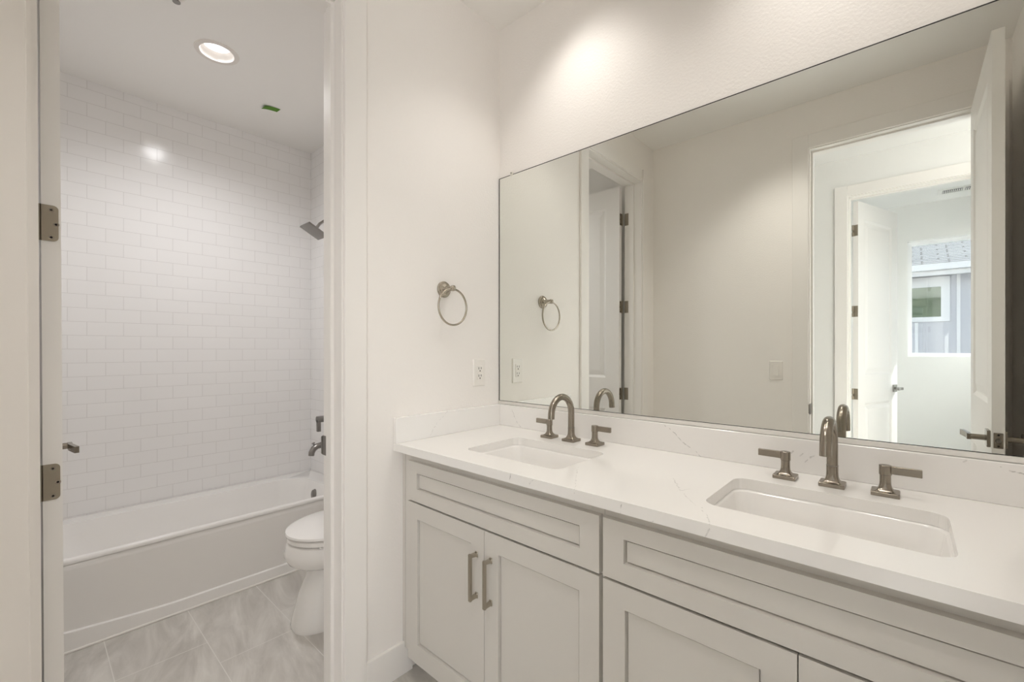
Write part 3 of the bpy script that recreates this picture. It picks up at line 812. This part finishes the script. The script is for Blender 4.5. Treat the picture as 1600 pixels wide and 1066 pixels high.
t = thing('tub_spout', 'dark nickel tub spout low on the tiled wall above the tub', 'tub spout', (XFIX, YV, .592))
bm = NB(); pts = [(0, -.001, 0), (0, -.05, 0), (0, -.10, -.001), (0, -.135, -.006), (0, -.158, -.020), (0, -.170, -.042), (0, -.172, -.062)]
tube(bm, pts, .02, 20, radii=[.024, .022, .020, .0195, .0195, .019, .019]); obj('spout_body', bm, M['nickeldark'], t, True, 50)
bm = NB(); cyl(bm, (0, -.150, -.004), (0, -.158, .016), .0045, .006, n=12); cyl(bm, (0, -.158, .016), (0, -.160, .021), .010, n=14); obj('diverter_knob', bm, M['nickeldark'], t, True)
bm = NB(); box(bm, -.035, .035, -.006, 0, -.035, .035, .001, 1); obj('escutcheon', bm, M['nickeldark'], t)
t = thing('shower_valve', 'dark nickel shower valve handle above the tub spout', 'shower valve', (XFIX, YV, .765))
bm = NB(); box(bm, -.075, .075, -.006, 0, -.075, .075, .002, 2); obj('escutcheon', bm, M['nickeldark'], t)
bm = NB(); cyl(bm, (0, -.006, 0), (0, -.135, 0), .0215); obj('valve_stem', bm, M['nickeldark'], t, True)
bm = NB(); box(bm, -.011, .011, -.135, -.112, -.082, .0, .003, 2); obj('lever', bm, M['nickeldark'], t, True)
t = thing('shower_fixture', 'dark nickel square shower head high on the tiled wall', 'shower head', (XFIX, YV, 2.115))
bm = NB(); tube(bm, [(0, 0, 0), (0, -.05, .004), (0, -.085, -.008), (0, -.118, -.036), (0, -.136, -.064)], .0095, 16); cyl(bm, (0, 0, 0), (0, -.008, 0), .03); obj('shower_arm', bm, M['nickeldark'], t, True, 50)
bm = NB(); box(bm, -.07, .07, -.07, .07, -.006, .006, .002, 2); cyl(bm, (0, 0, .009), (0, 0, .032), .016, .012)
bmesh.ops.rotate(bm, verts=bm.verts, cent=(0, 0, 0), matrix=Matrix.Rotation(math.radians(-28), 3, 'X'))
bmesh.ops.translate(bm, verts=bm.verts, vec=(0, -.155, -.092)); obj('spray_plate', bm, M['nickeldark'], t, True)

# ------------------------------------------------------------------ toilet (in the corner by the tub)
TXC = -.56
t = thing('toilet', 'white two piece elongated toilet beside the bathtub', 'toilet', (TXC, 0, 0))
def egg(yf, yb, hw, z, n=48, ef=2.0, eb=3.0, mid=.42):
    """outline with a round front (yf, most negative) and a squarer back"""
    ym = yf+(yb-yf)*mid; out = []
    for i in range(n):
        a = 2*PI*i/n; c, s = math.cos(a), math.sin(a)
        e = ef if s < 0 else eb
        x = hw*math.copysign(abs(c)**(2/e), c); y = ym+(ym-yf if s < 0 else yb-ym)*math.copysign(abs(s)**(2/e), s)
        out.append(Vector((x, y, z)))
    return out
bm = NB()
loft(bm, [egg(-.722, -.10, .118, 0, eb=6, ef=2.6), egg(-.724, -.10, .120, .012, eb=6, ef=2.6), egg(-.716, -.10, .117, .05, eb=6, ef=2.5), egg(-.690, -.10, .106, .15, eb=6, ef=2.4), egg(-.655, -.10, .094, .235, eb=6, ef=2.2),
          egg(-.655, -.12, .100, .252, eb=4), egg(-.700, -.13, .135, .268), egg(-.735, -.14, .163, .292), egg(-.752, -.15, .179, .322), egg(-.750, -.15, .181, .343), egg(-.744, -.16, .1795, .366), egg(-.740, -.16, .178, .376), egg(-.734, -.17, .172, .380)])
obj('bowl', bm, M['ceramic'], t, True, 35)
bm = NB(); loft(bm, [egg(-.718, -.215, .162, .379), egg(-.718, -.215, .162, .387), egg(-.732, -.20, .174, .387), egg(-.740, -.20, .180, .391), egg(-.740, -.20, .180, .406), egg(-.733, -.20, .174, .410)]); box(bm, .12, .14, -.66, -.64, .380, .388)
obj('seat', bm, M['ceramic'], t, True, 35)
bm = NB(); loft(bm, [egg(-.720, -.215, .164, .4095), egg(-.720, -.215, .164, .4145), egg(-.738, -.19, .178, .4145), egg(-.746, -.19, .183, .418), egg(-.744, -.19, .181, .427), egg(-.72, -.21, .162, .434), egg(-.60, -.30, .08, .438)]); obj('lid', bm, M['ceramic'], t, True, 40)
bm = NB(); box(bm, -.215, .215, -.215, -.02, .36, .72, .03, 4); obj('tank', bm, M['ceramic'], t, True)
bm = NB(); box(bm, -.228, .228, -.228, -.012, .722, .755, .010, 3); obj('tank_lid', bm, M['ceramic'], t, True)
bm = NB(); cyl(bm, (-.15, -.214, .66), (-.15, -.235, .66), .012); box(bm, -.155, -.08, -.242, -.232, .652, .668, .003, 2); obj('flush_lever', bm, M['nickel'], t, True)

# ------------------------------------------------------------------ far room vent and the next house
t = thing('ceiling_vent', 'white slotted air vent on the far room ceiling, seen in the mirror', 'vent', (1.83, -4.45, CH))
bm = NB(); box(bm, -.18, .18, -.085, .085, -.006, 0, .002, 1); obj('vent_frame', bm, M['ventwhite'], t)
bm = NB()
for c in (-.078, .078): box(bm, c-.068, c+.068, -.05, .05, -.0085, -.0055)
obj('opening', bm, M['ventdark'], t)
for c in (-.078, .078):
    bm = NB()
    for k in range(10):
        x = c-.066+.0135*k
        loft(bm, [[Vector((x, y, -.0125)), Vector((x+.008, y, -.0085)), Vector((x+.009, y, -.0085)), Vector((x+.001, y, -.0135))] for y in (-.052, .052)])
    obj('louvres', bm, M['ventwhite'], t)

HY = -8.2
def hx(x): return x
t = thing('house', 'pale neighbouring house with blue grey shingle roof, seen through the far window', 'house', (2.6, HY, -3.0))
wx0, wx1, wz0, wz1 = .85, 1.925, 1.675, 2.385     # outer trim of its window, world coordinates
L = lambda x, z: (x-2.6, z+3.0)
bm = NB()
box(bm, -5.0, 6.0, -6.0, 0, 0, 5.50)
obj('siding', bm, M['exterior'], t)
for xx in (-.58, -1.06, .2, .66, 1.06, -2.0, 1.5):
    bm = NB(); box(bm, xx-.02, xx+.02, 0, .015, 0, 5.42 if not (-1.8 < xx < -.66) else wz0+2.99); obj('batten', bm, M['exttrim'], t)
zg = 2.50+3.0
bm = NB(); box(bm, -5.2, 6.2, 0.0, .34, zg-.10, zg-.08); box(bm, -5.2, 6.2, .34, .36, zg-.13, zg+.02); obj('fascia', bm, M['exttrim'], t)
bm = NB()
loft(bm, [[Vector((x, .37, zg-.06)), Vector((x, .47, zg-.06)), Vector((x, .49, zg+.03)), Vector((x, .475, zg+.03)), Vector((x, .46, zg-.045)), Vector((x, .37, zg-.045))] for x in (-5.2, 6.2)])
obj('gutter', bm, M['exttrim'], t)
bm = NB(); pitch = math.tan(math.radians(26))
ya, yb2 = .44, -3.4
loft(bm, [[Vector((x, ya, zg+.02)), Vector((x, yb2, zg+.02+(ya-yb2)*pitch)), Vector((x, yb2, zg-.03+(ya-yb2)*pitch)), Vector((x, ya, zg-.0))] for x in (-5.3, 6.3)])
obj('roof', bm, M['shingle'], t)
(a0, b0), (a1, b1) = L(wx0, wz0), L(wx1, wz1)
bm = NB(); ft = .10
box(bm, a0, a0+ft, 0, .03, b0, b1); box(bm, a1-ft, a1, 0, .03, b0, b1); box(bm, a0+ft, a1-ft, 0, .03, b0, b0+.075); box(bm, a0+ft, a1-ft, 0, .03, b1-.16, b1)
wn = obj('window', bm, M['exttrim'], t)
bm = NB(); box(bm, a0+ft, a1-ft, -.02, .008, b0+.075, b1-.16); obj('pane', bm, M['houseglass'], wn)
bm = NB(); box(bm, -10, 14, -20, -5.05, -3.1, -3.0)
g = obj('ground', bm, M['concrete']); g['kind'] = 'structure'; tag(g, 'concrete ground outside between the houses', 'ground')
